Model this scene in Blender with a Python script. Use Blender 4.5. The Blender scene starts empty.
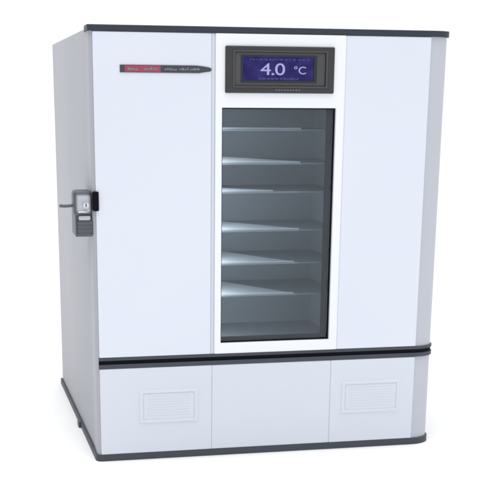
import bpy, bmesh, math, random
from mathutils import Vector, Matrix
random.seed(4)
sc = bpy.context.scene
col = sc.collection

# ------------------------------------------------------------------ materials
def mat(name, color, rough=0.4, metal=0.0, coat=0.0, noise=0.0, nscale=6.0, bump=0.0, bscale=300.0, spec=0.5, stretch=(1, 1, 1)):
    m = bpy.data.materials.new(name); m.use_nodes = True
    nt = m.node_tree; b = nt.nodes['Principled BSDF']
    b.inputs['Base Color'].default_value = (*color, 1)
    b.inputs['Roughness'].default_value = rough
    b.inputs['Metallic'].default_value = metal
    b.inputs['Specular IOR Level'].default_value = spec
    if coat: b.inputs['Coat Weight'].default_value = coat; b.inputs['Coat Roughness'].default_value = 0.12
    tc = nt.nodes.new('ShaderNodeTexCoord')
    mp = nt.nodes.new('ShaderNodeMapping'); mp.inputs['Scale'].default_value = stretch
    nt.links.new(tc.outputs['Object'], mp.inputs['Vector'])
    if noise:
        n = nt.nodes.new('ShaderNodeTexNoise'); n.inputs['Scale'].default_value = nscale; n.inputs['Detail'].default_value = 5
        nt.links.new(mp.outputs['Vector'], n.inputs['Vector'])
        mx = nt.nodes.new('ShaderNodeMix'); mx.data_type = 'RGBA'
        mx.inputs['A'].default_value = (*[c * (1 - noise) for c in color], 1)
        mx.inputs['B'].default_value = (*[min(1, c * (1 + noise)) for c in color], 1)
        nt.links.new(n.outputs['Fac'], mx.inputs['Factor'])
        nt.links.new(mx.outputs['Result'], b.inputs['Base Color'])
        mr = nt.nodes.new('ShaderNodeMapRange')
        mr.inputs['To Min'].default_value = rough * 0.8; mr.inputs['To Max'].default_value = min(1, rough * 1.25)
        nt.links.new(n.outputs['Fac'], mr.inputs['Value']); nt.links.new(mr.outputs['Result'], b.inputs['Roughness'])
    if bump:
        n2 = nt.nodes.new('ShaderNodeTexNoise'); n2.inputs['Scale'].default_value = bscale; n2.inputs['Detail'].default_value = 2
        nt.links.new(tc.outputs['Object'], n2.inputs['Vector'])
        if 'enamel' in name or 'side' in name:
            n3 = nt.nodes.new('ShaderNodeTexNoise'); n3.inputs['Scale'].default_value = 2.2; n3.inputs['Detail'].default_value = 1
            nt.links.new(mp.outputs['Vector'], n3.inputs['Vector'])
            b3 = nt.nodes.new('ShaderNodeBump'); b3.inputs['Strength'].default_value = 0.9; b3.inputs['Distance'].default_value = 0.02
            nt.links.new(n3.outputs['Fac'], b3.inputs['Height'])
        else: b3 = None
        bp = nt.nodes.new('ShaderNodeBump')
        if b3: nt.links.new(b3.outputs['Normal'], bp.inputs['Normal'])
        bp.inputs['Strength'].default_value = bump; bp.inputs['Distance'].default_value = 0.001
        nt.links.new(n2.outputs['Fac'], bp.inputs['Height']); nt.links.new(bp.outputs['Normal'], b.inputs['Normal'])
    return m

M = dict(
    white=mat('white_enamel', (0.725, 0.762, 0.855), 0.34, coat=0.12, noise=0.035, nscale=1.3, bump=0.06),
    frame=mat('white_frame', (0.86, 0.885, 0.93), 0.38, noise=0.01, nscale=3, bump=0.05),
    seam=mat('seam_strip', (0.62, 0.675, 0.755), 0.45, noise=0.02, nscale=3),
    lower=mat('lower_enamel', (0.665, 0.708, 0.785), 0.4, noise=0.025, nscale=2.0, bump=0.06),
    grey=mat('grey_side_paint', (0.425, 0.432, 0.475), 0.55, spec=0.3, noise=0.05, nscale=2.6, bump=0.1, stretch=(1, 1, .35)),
    trim=mat('corner_grey', (0.505, 0.53, 0.59), 0.45, spec=0.3, noise=0.02, nscale=3, bump=0.06),
    skirt=mat('skirt_grey', (0.062, 0.070, 0.088), 0.5, spec=0.25, noise=0.1, nscale=14, bump=0.1),
    dark=mat('dark_trim', (0.030, 0.036, 0.046), 0.5, spec=0.2, noise=0.1, nscale=20, bump=0.1),
    cap=mat('slate_trim', (0.036, 0.044, 0.060), 0.5, spec=0.25, noise=0.08, nscale=14, bump=0.1),
    black=mat('black_rubber', (0.004, 0.0045, 0.008), 0.7, spec=0.12, noise=0.1, nscale=30),
    bezel=mat('bezel_grey', (0.048, 0.048, 0.050), 0.5, spec=0.25, noise=0.10, nscale=25, bump=0.1),
    bezel2=mat('bezel_inner', (0.075, 0.075, 0.078), 0.45, spec=0.3, noise=0.08, nscale=25),
    liner=mat('interior_liner', (0.37, 0.41, 0.45), 0.6, noise=0.05, nscale=5),
    deck=mat('shelf_deck', (0.33, 0.365, 0.40), 0.6, noise=0.05, nscale=8),
    pale=mat('shelf_lit_wedge', (0.88, 0.91, 0.93), 0.5, noise=0.05, nscale=12),  # light put into the colour: the bright wedge on each shelf
    chrome=mat('chrome', (0.62, 0.64, 0.68), 0.22, metal=1.0, noise=0.05, nscale=40),
    steel=mat('dull_steel', (0.105, 0.112, 0.135), 0.5, metal=0.3, noise=0.12, nscale=60),
    chrome_dull=mat('dull_chrome', (0.50, 0.52, 0.56), 0.4, metal=0.4, noise=0.08, nscale=40),
    red=mat('red_badge', (0.34, 0.07, 0.11), 0.5, spec=0.25, noise=0.05, nscale=40),
    badge=mat('badge_dark', (0.060, 0.068, 0.082), 0.5, spec=0.25, noise=0.1, nscale=60),
    ink=mat('badge_letter', (0.22, 0.20, 0.23), 0.6),
    ground=mat('white_ground', (0.90, 0.90, 0.90), 0.9, noise=0.004, nscale=2, spec=0.1),
)
def emis(name, c, s):
    m = bpy.data.materials.new(name); m.use_nodes = True
    b = m.node_tree.nodes['Principled BSDF']
    b.inputs['Base Color'].default_value = (c[0] * .3, c[1] * .3, c[2] * .3, 1); b.inputs['Roughness'].default_value = 0.3; b.inputs['Specular IOR Level'].default_value = 0.2
    b.inputs['Emission Color'].default_value = (*c, 1); b.inputs['Emission Strength'].default_value = s
    return m
# lcd backlight: mottled blue
lcd = emis('lcd_blue', (0.022, 0.016, 0.135), 0.62)
nt = lcd.node_tree; n = nt.nodes.new('ShaderNodeTexNoise'); n.inputs['Scale'].default_value = 28; n.inputs['Detail'].default_value = 3
tc = nt.nodes.new('ShaderNodeTexCoord'); nt.links.new(tc.outputs['Object'], n.inputs['Vector'])
r = nt.nodes.new('ShaderNodeValToRGB'); r.color_ramp.elements[0].color = (0.010, 0.007, 0.085, 1); r.color_ramp.elements[1].color = (0.040, 0.032, 0.19, 1)
r.color_ramp.elements[0].position = .35; r.color_ramp.elements[1].position = .68
nt.links.new(n.outputs['Fac'], r.inputs['Fac']); nt.links.new(r.outputs['Color'], nt.nodes['Principled BSDF'].inputs['Emission Color'])
M['lcd'] = lcd
M['lcd_text'] = emis('lcd_white', (0.40, 0.39, 0.72), 0.75)
M['lcd_soft'] = emis('lcd_soft', (0.075, 0.066, 0.24), 0.6)

g = bpy.data.materials.new('tinted_glass'); g.use_nodes = True; nt = g.node_tree; nt.nodes.clear()
out = nt.nodes.new('ShaderNodeOutputMaterial'); tr = nt.nodes.new('ShaderNodeBsdfTransparent'); gl = nt.nodes.new('ShaderNodeBsdfGlossy')
tr.inputs['Color'].default_value = (0.86, 0.90, 0.93, 1); gl.inputs['Roughness'].default_value = 0.05; gl.inputs['Color'].default_value = (.88, .94, 1, 1)
fr = nt.nodes.new('ShaderNodeFresnel'); fr.inputs['IOR'].default_value = 1.42; mx = nt.nodes.new('ShaderNodeMixShader')
nt.links.new(fr.outputs['Fac'], mx.inputs['Fac']); nt.links.new(tr.outputs[0], mx.inputs[1]); nt.links.new(gl.outputs[0], mx.inputs[2]); nt.links.new(mx.outputs[0], out.inputs['Surface'])
M['glass'] = g

# ------------------------------------------------------------------ mesh helpers
def link(name, bm, m, parent=None):
    bmesh.ops.recalc_face_normals(bm, faces=bm.faces)
    me = bpy.data.meshes.new(name); bm.to_mesh(me); bm.free()
    me.materials.append(M[m])
    o = bpy.data.objects.new(name, me); col.objects.link(o)
    if parent: o.parent = parent
    return o
def box(bm, x0, x1, y0, y1, z0, z1, bev=0.0, seg=2):
    v = [bm.verts.new((x, y, z)) for x in (x0, x1) for y in (y0, y1) for z in (z0, z1)]
    f = [(0, 1, 3, 2), (4, 6, 7, 5), (0, 4, 5, 1), (2, 3, 7, 6), (0, 2, 6, 4), (1, 5, 7, 3)]
    fs = [bm.faces.new([v[i] for i in q]) for q in f]
    bmesh.ops.recalc_face_normals(bm, faces=fs)
    if bev:
        es = list({e for ff in fs for e in ff.edges})
        bmesh.ops.bevel(bm, geom=es, offset=bev, segments=seg, affect='EDGES', profile=0.5)
def prism(bm, pts, z0, z1):
    a = [bm.verts.new((x, y, z0)) for x, y in pts]; b = [bm.verts.new((x, y, z1)) for x, y in pts]
    n = len(pts)
    bm.faces.new(a[::-1]); bm.faces.new(b)
    for i in range(n): bm.faces.new((a[i], a[(i + 1) % n], b[(i + 1) % n], b[i]))
def ring(bm, x0, x1, z0, z1, hx0, hx1, hz0, hz1, y0, y1, bev=0.0):
    O = [(x0, z0), (x1, z0), (x1, z1), (x0, z1)]; I = [(hx0, hz0), (hx1, hz0), (hx1, hz1), (hx0, hz1)]
    V = {}
    for k, P in (('o', O), ('i', I)):
        for s, y in (('f', y0), ('b', y1)): V[k + s] = [bm.verts.new((x, y, z)) for x, z in P]
    fs = []
    for i in range(4):
        j = (i + 1) % 4
        fs += [bm.faces.new((V['of'][i], V['of'][j], V['if'][j], V['if'][i])), bm.faces.new((V['ob'][i], V['ib'][i], V['ib'][j], V['ob'][j])),
               bm.faces.new((V['of'][i], V['ob'][i], V['ob'][j], V['of'][j])), bm.faces.new((V['if'][i], V['if'][j], V['ib'][j], V['ib'][i]))]
    bmesh.ops.recalc_face_normals(bm, faces=fs)
    if bev:
        es = [e for e in {e for f in fs for e in f.edges} if all(v in V['of'] for v in e.verts) or all(v in V['if'] for v in e.verts) or (e.verts[0] in V['of'] and e.verts[1] in V['ob']) or (e.verts[1] in V['of'] and e.verts[0] in V['ob'])]
        bmesh.ops.bevel(bm, geom=es, offset=bev, segments=2, affect='EDGES', profile=0.5)
def cyl(bm, c, axis, r, h, n=32, r2=None, bev=0):
    d = Vector(axis).normalized(); rot = d.to_track_quat('Z', 'Y').to_matrix().to_4x4()
    res = bmesh.ops.create_cone(bm, cap_ends=True, segments=n, radius1=r, radius2=r if r2 is None else r2, depth=h, matrix=Matrix.Translation(c) @ rot)
def tube(bm, pts, r, n=10):
    pts = [Vector(p) for p in pts]; rings = []
    for i, p in enumerate(pts):
        d = (pts[min(i + 1, len(pts) - 1)] - pts[max(i - 1, 0)]).normalized()
        q = d.to_track_quat('Z', 'Y')
        rings.append([bm.verts.new(p + q @ Vector((r * math.cos(2 * math.pi * k / n), r * math.sin(2 * math.pi * k / n), 0))) for k in range(n)])
    for a, b in zip(rings, rings[1:]):
        for k in range(n): bm.faces.new((a[k], a[(k + 1) % n], b[(k + 1) % n], b[k]))
    bm.faces.new(rings[0][::-1]); bm.faces.new(rings[-1])
def smooth(o, ang=40):
    for p in o.data.polygons: p.use_smooth = True
    o.data.set_sharp_from_angle(angle=math.radians(ang))
def text(body, size, x, y, z, m, name, parent, sx=1.0, depth=0.0006, space=1.0):
    c = bpy.data.curves.new(name, 'FONT'); c.body = body; c.size = size; c.extrude = depth; c.space_character = space
    c.align_x = 'LEFT'; c.align_y = 'BOTTOM_BASELINE'
    t = bpy.data.objects.new('temporary_text', c); col.objects.link(t)
    bpy.context.view_layer.update()
    me = bpy.data.meshes.new_from_object(t.evaluated_get(bpy.context.evaluated_depsgraph_get()))
    bpy.data.objects.remove(t); bpy.data.curves.remove(c)
    for v in me.vertices: v.co = Vector((x + v.co.x * sx, y - v.co.z, z + v.co.y))
    me.materials.clear(); me.materials.append(M[m])
    o = bpy.data.objects.new(name, me); col.objects.link(o); o.parent = parent
    return o

# ------------------------------------------------------------------ key sizes (metres)
XL, XR, D, H = -0.013, 1.188, 1.174, 1.400
YC = 0.055                         # depth of the rounded front corners
ZS = 0.335                         # door / lower section split
WX0, WX1, WZ0, WZ1 = 0.411, 0.7925, 0.389, 1.1585
def right_curve(e=0.0):
    x0, rx = 1.112, XR - 1.112
    return [(x0 + (rx + e) * math.sin(a), -e + (YC + e) * (1 - math.cos(a)) + 0.003) for a in [math.radians(t) for t in range(0, 91, 10)]]
def left_curve(e=0.0):
    rx, yc = -XL, 0.018
    return [(-(rx + e) * math.sin(a), -e + (yc + e) * (1 - math.cos(a)) + 0.003) for a in [math.radians(t) for t in range(90, -1, -15)]]
def front_profile(e=0.0, yb=0.092, left=None):
    L = left_curve(e) if left is None else [(left, 0.003 - e)]
    p = L + right_curve(e)
    return [(p[0][0], yb)] + p + [(XR + e, yb)]

# ------------------------------------------------------------------ the cabinet
root = bpy.data.objects.new('refrigerator_cabinet', None); col.objects.link(root)
root['label'] = 'tall white laboratory refrigerator with a blue temperature display above a narrow glass window'
root['category'] = 'refrigerator'

# outer shell (open towards the door)
bm = bmesh.new()
box(bm, XL, XL + 0.06, 0.098, D, 0.0155, 1.398, 0.003)
for v in bm.verts:
    if v.co.x < XL + 0.01: v.co.x -= 0.026 * (v.co.y - 0.098) / (D - 0.098)
box(bm, XR - 0.06, XR, 0.098, D, 0.0155, 1.398, 0.004)
box(bm, XL + 0.06, XR - 0.06, D - 0.06, D - 0.002, 0.024, 1.396)
box(bm, XL + 0.06, XR - 0.06, 0.1, D - 0.06, 1.34, 1.396)
box(bm, XL + 0.06, XR - 0.06, 0.1, D - 0.06, 0.024, 0.33)
shell = link('outer_shell', bm, 'grey', root); smooth(shell, 30)

# interior chamber
LX0, LX1, LY0, LY1, LZ0, LZ1 = 0.335, 0.868, 0.094, 0.49, 0.365, 1.20
bm = bmesh.new()
t = 0.02
box(bm, LX0 - t, LX0, LY0, LY1, LZ0, LZ1); box(bm, LX1, LX1 + t, LY0, LY1, LZ0, LZ1)
box(bm, LX0 - t, LX1 + t, LY1, LY1 + t, LZ0, LZ1)
box(bm, LX0 - t, LX1 + t, LY0, LY1 + t, LZ1, LZ1 + t); box(bm, LX0 - t, LX1 + t, LY0, LY1 + t, LZ0 - t, LZ0)
link('interior_chamber', bm, 'liner', root)

# shelves
for k, z in enumerate([1.090, 0.979, 0.884, 0.754, 0.641, 0.531]):
    bm = bmesh.new()
    ncell = 0
    box(bm, LX0 + 0.002, LX1 - 0.002, 0.131, 0.482, z - 0.0055, z - 0.002)
    sh = link('shelf', bm, 'deck', root)
    bm = bmesh.new()
    box(bm, LX0 + 0.002, 0.715, 0.125, 0.131, z - 0.006, z - 0.0005, 0.001)
    link('front_rail', bm, 'liner', sh)
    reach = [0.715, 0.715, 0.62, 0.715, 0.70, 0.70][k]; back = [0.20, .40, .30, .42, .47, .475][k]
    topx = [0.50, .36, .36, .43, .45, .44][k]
    bm = bmesh.new()  # added sheet, shaped and coloured as the light falling across the deck
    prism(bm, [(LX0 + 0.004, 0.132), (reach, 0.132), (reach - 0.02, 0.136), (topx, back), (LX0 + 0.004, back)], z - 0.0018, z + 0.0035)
    for v in bm.verts:                      # raise the wedge's back so the lit area reads taller
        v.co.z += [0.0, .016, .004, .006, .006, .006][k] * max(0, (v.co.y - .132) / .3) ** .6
    link('lit_wedge', bm, 'pale', sh)

# door: core with window opening, one mesh
bm = bmesh.new()
L = [(x, y) for x, y in front_profile(0, 0.09, left=0.0)]
zt, zb = 1.386, 0.352
hx0, hx1, hz0, hz1 = WX0 - 0.012, WX1 + 0.012, WZ0 - 0.012, WZ1 + 0.012
prism(bm, [(0.0, 0.09), (0.0, 0.003), (hx0, 0.003), (hx0, 0.09)], zb, zt)
prism(bm, [(hx1, 0.09), (hx1, 0.003)] + right_curve(0) + [(XR, 0.09)], zb, zt)
box(bm, hx0, hx1, 0.003, 0.09, zb, hz0); box(bm, hx0, hx1, 0.003, 0.09, hz1, zt)
door = link('door', bm, 'trim', root); smooth(door, 25)
def panel(name, x0, x1, z0, z1, y0, m, par, bev=0.0025, y1=0.0055):
    bm = bmesh.new(); box(bm, x0, x1, y0, y1, z0, z1, bev); return link(name, bm, m, par)
panel('door_panel', -0.001, 0.3765, zb + 0.001, zt - 0.001, -0.003, 'white', door)
panel('door_panel', 0.8225, 1.113, zb + 0.001, zt - 0.001, -0.003, 'white', door)
bm = bmesh.new()
ring(bm, 0.3885, 0.8200, zb + 0.001, zt - 0.001, WX0, WX1, WZ0, WZ1, -0.006, 0.0045, 0.003)
link('window_frame', bm, 'frame', door)
panel('seam_strip', 0.3772, 0.3878, zb + 0.001, zt - 0.001, -0.0008, 'seam', door, 0.0008)
panel('seam_strip', 0.8203, 0.8222, zb + 0.001, zt - 0.001, -0.0020, 'frame', door, 0.0004)
# gasket / jamb lining inside the opening
bm = bmesh.new()
ring(bm, WX0 - 0.010, WX1 + 0.010, WZ0 - 0.010, WZ1 + 0.010, WX0 + 0.0035, WX1 - 0.0035, WZ0 + 0.0035, WZ1 - 0.0035, 0.005, 0.0935)
link('window_gasket', bm, 'black', door)
bm = bmesh.new(); box(bm, WX0 + 0.0045, WX1 - 0.0045, 0.013, 0.018, WZ0 + 0.0045, WZ1 - 0.0045)
link('window_glass', bm, 'glass', door)

# corner trim, left (the full height of the cabinet)
bm = bmesh.new()
prism(bm, [(XL, 0.096)] + left_curve(0)[:-1] + [(-0.0015, 0.0032), (-0.0015, 0.096)], 0.0155, 1.3975)
ct = link('corner_trim', bm, 'grey', root); smooth(ct, 50)

# lower section
bm = bmesh.new()
prism(bm, [(-0.0012, 0.092), (-0.0012, 0.003)] + right_curve(0) + [(XR, 0.092)], 0.0155, 0.315)
low = link('lower_section', bm, 'trim', root); smooth(low, 25)
panel('lower_panel', -0.001, 0.3814, 0.0168, 0.3142, -0.003, 'lower', low)
panel('lower_panel', 0.3819, 0.8038, 0.0168, 0.3142, -0.002, 'lower', low, 0.002)
panel('lower_panel', 0.8044, 1.113, 0.0168, 0.3142, -0.003, 'lower', low)
panel('seam_strip', 0.38155, 0.38175, 0.0168, 0.3142, -0.0008, 'lower', low, 0)
panel('seam_strip', 0.8039, 0.8043, 0.0168, 0.3142, -0.0008, 'lower', low, 0)
for x0, x1 in ((0.131, 0.334), (0.846, 1.062)):
    z0, z1 = 0.121, 0.236
    bm = bmesh.new(); ring(bm, x0, x1, z0, z1, x0 + 0.014, x1 - 0.014, z0 + 0.012, z1 - 0.012, -0.0062, -0.0025, 0.0025)
    v = link('vent_cover', bm, 'lower', root)
    bm = bmesh.new(); box(bm, x0 + 0.0145, x1 - 0.0145, -0.0042, -0.0026, z0 + 0.0125, z1 - 0.0125)
    for i in range(4):
        zz = z0 + 0.026 + i * 0.019
        box(bm, x0 + 0.030, x1 - 0.032, -0.0047, -0.0040, zz, zz + 0.009, 0.0007)
    link('vent_plate', bm, 'lower', v)

# dark trims
bm = bmesh.new(); prism(bm, front_profile(0.007, 0.094, left=-0.017), 1.3865, 1.4050)
cap = link('top_cap', bm, 'cap', root); smooth(cap, 40)
bm = bmesh.new(); prism(bm, front_profile(0.006, 0.088, left=-0.003), 0.3425, 0.3518)
a = link('door_bottom_trim', bm, 'skirt', root); smooth(a, 40)
bm = bmesh.new(); prism(bm, front_profile(0.002, 0.086, left=-0.003), 0.3290, 0.3424)
a = link('door_gap_seal', bm, 'black', root); smooth(a, 40)
bm = bmesh.new(); prism(bm, front_profile(0.006, 0.088, left=-0.003), 0.3152, 0.3289)
a = link('lower_section_trim', bm, 'skirt', root); smooth(a, 40)

# skirt round the foot of the cabinet
p = left_curve(0.006) + right_curve(0.006)
bm = bmesh.new(); prism(bm, [(XL - 0.034, D + 0.01)] + p + [(XR + 0.006, D + 0.01)], -0.007, 0.0160)
sk = link('base_skirt', bm, 'skirt', root); smooth(sk, 40)
for yy in (0.44,):
    bm = bmesh.new(); box(bm, XL - 0.012 - 0.031 * yy, XL - 0.004 - 0.026 * yy, yy, yy + 0.05, -0.006, 0.0165, 0.002)
    link('foot_bracket', bm, 'steel', sk)

# ------------------------------------------------------------------ control panel
cx0, cx1, cz0, cz1 = 0.4195, 0.781, 1.204, 1.348
bm = bmesh.new(); ring(bm, cx0, cx1, cz0, cz1, cx0 + 0.03, cx1 - 0.03, cz0 + 0.022, cz1 - 0.018, -0.014, -0.0045, 0.004)
cp = link('control_panel', bm, 'bezel', root); smooth(cp, 30)
bm = bmesh.new(); ring(bm, cx0 + 0.0305, cx1 - 0.0305, cz0 + 0.0225, cz1 - 0.0185, 0.4735, 0.718, 1.240, 1.3175, -0.0105, -0.0045, 0.002)
link('inner_bezel', bm, 'bezel2', cp)
bm = bmesh.new(); box(bm, 0.474, 0.7175, -0.0078, -0.0046, 1.2405, 1.317)
link('screen', bm, 'lcd', cp)
bm = bmesh.new(); ring(bm, 0.4695, 0.722, 1.2365, 1.321, 0.4765, 0.712, 1.2425, 1.3155, -0.0118, -0.0080, 0.0008)
link('screen_surround', bm, 'dark', cp)
bm = bmesh.new(); ring(bm, cx0 + 0.024, cx1 - 0.024, cz0 + 0.017, cz1 - 0.013, cx0 + 0.0295, cx1 - 0.0295, cz0 + 0.0215, cz1 - 0.0175, -0.0165, -0.0142, 0.0008)
link('bezel_bead', bm, 'bezel2', cp)
ty = -0.0084
text('4.0', 0.052, 0.534, ty, 1.2605, 'lcd_text', 'temperature_reading', cp, sx=1.42, space=0.92)
text('°C', 0.033, 0.644, ty, 1.264, 'lcd_text', 'unit_symbol', cp, sx=1.2)
bm = bmesh.new()
x = 0.50
while x < 0.69:                                            # small unreadable line at the top and foot of the screen
    w = random.uniform(.004, .012)
    box(bm, x, x + w, -0.0083, -0.0079, 1.3055, 1.3095); x += w + random.uniform(.003, .008)
link('screen_status_line', bm, 'lcd_soft', cp)
bm = bmesh.new()
x = 0.53
while x < 0.655:
    w = random.uniform(.005, .012)
    box(bm, x, x + w, -0.0083, -0.0079, 1.2460, 1.2515); x += w + random.uniform(.002, .005)
link('screen_status_line', bm, 'lcd_soft', cp)
bm = bmesh.new()
for i in range(9):
    box(bm, 0.585 + i * 0.0095, 0.5895 + i * 0.0095, -0.0146, -0.0138, 1.2125, 1.2155)
link('indicator_marks', bm, 'ink', cp)

# ------------------------------------------------------------------ badge
bm = bmesh.new()
zc = 1.2755
pts = [(0.083, zc - .0118), (0.335, zc - .0118), (0.352, zc - .009), (0.372, zc - .0065), (0.377, zc), (0.370, zc + .0055), (0.345, zc + .0095), (0.325, zc + .0112), (0.083, zc + .0112)]
a_ = [bm.verts.new((x, -0.0055, z)) for x, z in pts]; b_ = [bm.verts.new((x, -0.0028, z)) for x, z in pts]
bm.faces.new(a_); bm.faces.new(b_[::-1])
for i in range(len(pts)): j = (i + 1) % len(pts); bm.faces.new((a_[i], b_[i], b_[j], a_[j]))
nb = link('name_badge', bm, 'badge', root)
bm = bmesh.new(); box(bm, 0.098, 0.212, -0.0062, -0.0054, zc - .0100, zc + .0094)
link('red_field', bm, 'red', nb)
bm = bmesh.new()
def marks(a, b, h, y):          # worn, unreadable print: broken flecks of uneven width and height
    x = a
    while x < b:
        w = random.uniform(.003, .0095); z0 = zc - h / 2 + random.uniform(-.0012, .0008)
        box(bm, x, x + w, y - .0005, y, z0, z0 + h * random.uniform(.55, 1.0)); x += w + random.uniform(.0012, .0035)
marks(0.108, 0.140, .0085, -0.0062)
link('badge_lettering', bm, 'ink', nb)
bm = bmesh.new()
marks(0.160, 0.200, .0085, -0.0062)
link('badge_lettering', bm, 'ink', nb)
bm = bmesh.new()
for wa, wb in ((0.225, 0.262), (0.272, 0.297), (0.306, 0.336)): marks(wa, wb, .0068, -0.0055)
link('badge_lettering', bm, 'ink', nb)

# ------------------------------------------------------------------ latch on the left side
bm = bmesh.new(); box(bm, -0.066, -0.010, 0.024, 0.15, 0.752, 0.884, 0.003)
la = link('door_latch', bm, 'steel', root)
bm = bmesh.new(); box(bm, -0.0115, 0.0080, -0.012, 0.034, 0.836, 0.898, 0.004)
link('keeper_block', bm, 'black', la)
bm = bmesh.new(); box(bm, -0.072, -0.0118, 0.008, 0.080, 0.820, 0.900, 0.011, 3)
a = link('lock_housing', bm, 'steel', la); smooth(a)
bm = bmesh.new(); box(bm, -0.064, -0.018, 0.002, 0.009, 0.829, 0.889, 0.008, 3)
link('lock_plate', bm, 'chrome_dull', la)
bm = bmesh.new(); cyl(bm, (-0.033, -0.002, 0.855), (0, 1, 0), 0.0095, 0.010)
a = link('lock_barrel', bm, 'chrome', la); smooth(a)
bm = bmesh.new(); box(bm, -0.0345, -0.0315, -0.0078, -0.0068, 0.849, 0.861)
link('keyhole', bm, 'black', la)
bm = bmesh.new(); box(bm, -0.060, -0.030, -0.005, 0.009, 0.8305, 0.8375, 0.0025)
a = link('lock_bar', bm, 'chrome', la); smooth(a)
bm = bmesh.new(); tube(bm, [(-0.070, 0.04, 0.852), (-0.085, 0.04, 0.850), (-0.100, 0.045, 0.849), (-0.112, 0.052, 0.850)], 0.0052)
a = link('lever', bm, 'steel', la); smooth(a)
bm = bmesh.new(); box(bm, -0.056, -0.018, 0.006, 0.050, 0.806, 0.821, 0.004)
link('lock_neck', bm, 'chrome_dull', la)
bm = bmesh.new(); box(bm, -0.058, -0.0125, 0.010, 0.060, 0.756, 0.806, 0.003)
for i in range(4): box(bm, -0.0592, -0.0115, 0.008, 0.061, 0.757 + i * 0.0125, 0.763 + i * 0.0125, 0.001)
link('grip', bm, 'steel', la)

# ------------------------------------------------------------------ ground and studio light
bm = bmesh.new()
S = 400; ZG = -0.0072
vs = [bm.verts.new(p) for p in ((-S, -S, ZG), (S, -S, ZG), (S, S, ZG), (-S, S, ZG))]; bm.faces.new(vs)
gnd = link('ground', bm, 'ground'); gnd['kind'] = 'structure'

w = bpy.data.worlds.new('World'); sc.world = w; w.use_nodes = True; nt = w.node_tree
bg = nt.nodes['Background']
tc = nt.nodes.new('ShaderNodeTexCoord'); sp = nt.nodes.new('ShaderNodeSeparateXYZ'); nt.links.new(tc.outputs['Generated'], sp.inputs[0])
# white studio: bright wall behind the cabinet (+y), dimmer towards the open side on its left (-x)
def mrange(inp, a, b, c, d):
    m = nt.nodes.new('ShaderNodeMapRange'); m.interpolation_type = 'SMOOTHSTEP'
    for k, v in zip(('From Min', 'From Max', 'To Min', 'To Max'), (a, b, c, d)): m.inputs[k].default_value = v
    nt.links.new(inp, m.inputs['Value']); return m.outputs['Result']
fy = mrange(sp.outputs['Y'], 0.25, 0.6, 0.0, 1.0)
fx = mrange(sp.outputs['X'], -0.9, 0.5, 0.16, 0.58)
mxn = nt.nodes.new('ShaderNodeMix'); mxn.data_type = 'FLOAT'
nt.links.new(fy, mxn.inputs['Factor']); nt.links.new(fx, mxn.inputs['A']); mxn.inputs['B'].default_value = 1.08
nt.links.new(mxn.outputs['Result'], bg.inputs['Strength']); bg.inputs['Color'].default_value = (0.97, 0.985, 1.0, 1)

def area(name, loc, target, size, power, color=(1, 1, 1)):
    l = bpy.data.lights.new(name, 'AREA'); l.size = size; l.energy = power; l.color = color
    o = bpy.data.objects.new(name, l); col.objects.link(o); o.location = loc
    o.rotation_euler = (Vector(target) - Vector(loc)).to_track_quat('-Z', 'Y').to_euler()
    return o
def sun(name, d, e, ang, color=(1, 1, 1)):
    l = bpy.data.lights.new(name, 'SUN'); l.energy = e; l.angle = math.radians(ang); l.color = color
    o = bpy.data.objects.new(name, l); col.objects.link(o); o.rotation_euler = Vector(d).to_track_quat('-Z', 'Y').to_euler(); o.location = (0, -2, 4)
# two soft overhead lamps and a softer front key
sun('overhead_soft_light', (0.12, 0.10, -1), 2.75, 60)
sun('front_soft_light', (0.05, 0.9, -0.62), 0.36, 40, (0.98, 0.99, 1.0))

# the chamber's own strip lamp, upright in its front left corner
l = bpy.data.lights.new('chamber_strip_lamp', 'AREA'); l.shape = 'RECTANGLE'; l.size = 0.02; l.size_y = 0.76; l.energy = 2.4; l.color = (0.97, 0.99, 1.0)
o = bpy.data.objects.new('chamber_strip_lamp', l); col.objects.link(o); o.location = (LX0 + 0.012, 0.112, 0.79)
o.rotation_euler = Vector((1, 0.75, 0)).to_track_quat('-Z', 'Y').to_euler()

# ------------------------------------------------------------------ camera (solved from the cabinet's edges)
X, Y, Z, yaw, pitch, roll, f, cx, cy = -0.39845, -3.77678, 1.167875, 0.208262, 0.271934, 0.005474, 1158.518, 216.6827, 427.6754
fw = Vector((math.sin(yaw) * math.cos(pitch), math.cos(yaw) * math.cos(pitch), -math.sin(pitch)))
rt = Vector((math.cos(yaw), -math.sin(yaw), 0)); up = rt.cross(fw)
r2 = rt * math.cos(roll) + up * math.sin(roll); u2 = -rt * math.sin(roll) + up * math.cos(roll)
cam = bpy.data.cameras.new('camera'); co = bpy.data.objects.new('camera', cam); col.objects.link(co)
mtx = Matrix((r2, u2, -fw)).transposed().to_4x4(); mtx.translation = (X, Y, Z); co.matrix_world = mtx
cam.sensor_width = 36; cam.lens = f * 36 / 500; cam.shift_x = (250 - cx) / 500; cam.shift_y = (cy - 250) / 500
cam.clip_start = 0.05; cam.clip_end = 2000
sc.camera = co

sc.render.engine = 'CYCLES'
sc.view_settings.view_transform = 'Standard'; sc.view_settings.look = 'None'; sc.view_settings.exposure = 0; sc.view_settings.gamma = 1
sc.cycles.pixel_filter_type = 'BLACKMAN_HARRIS'; sc.cycles.filter_width = 2.2
sc.cycles.transparent_max_bounces = 12
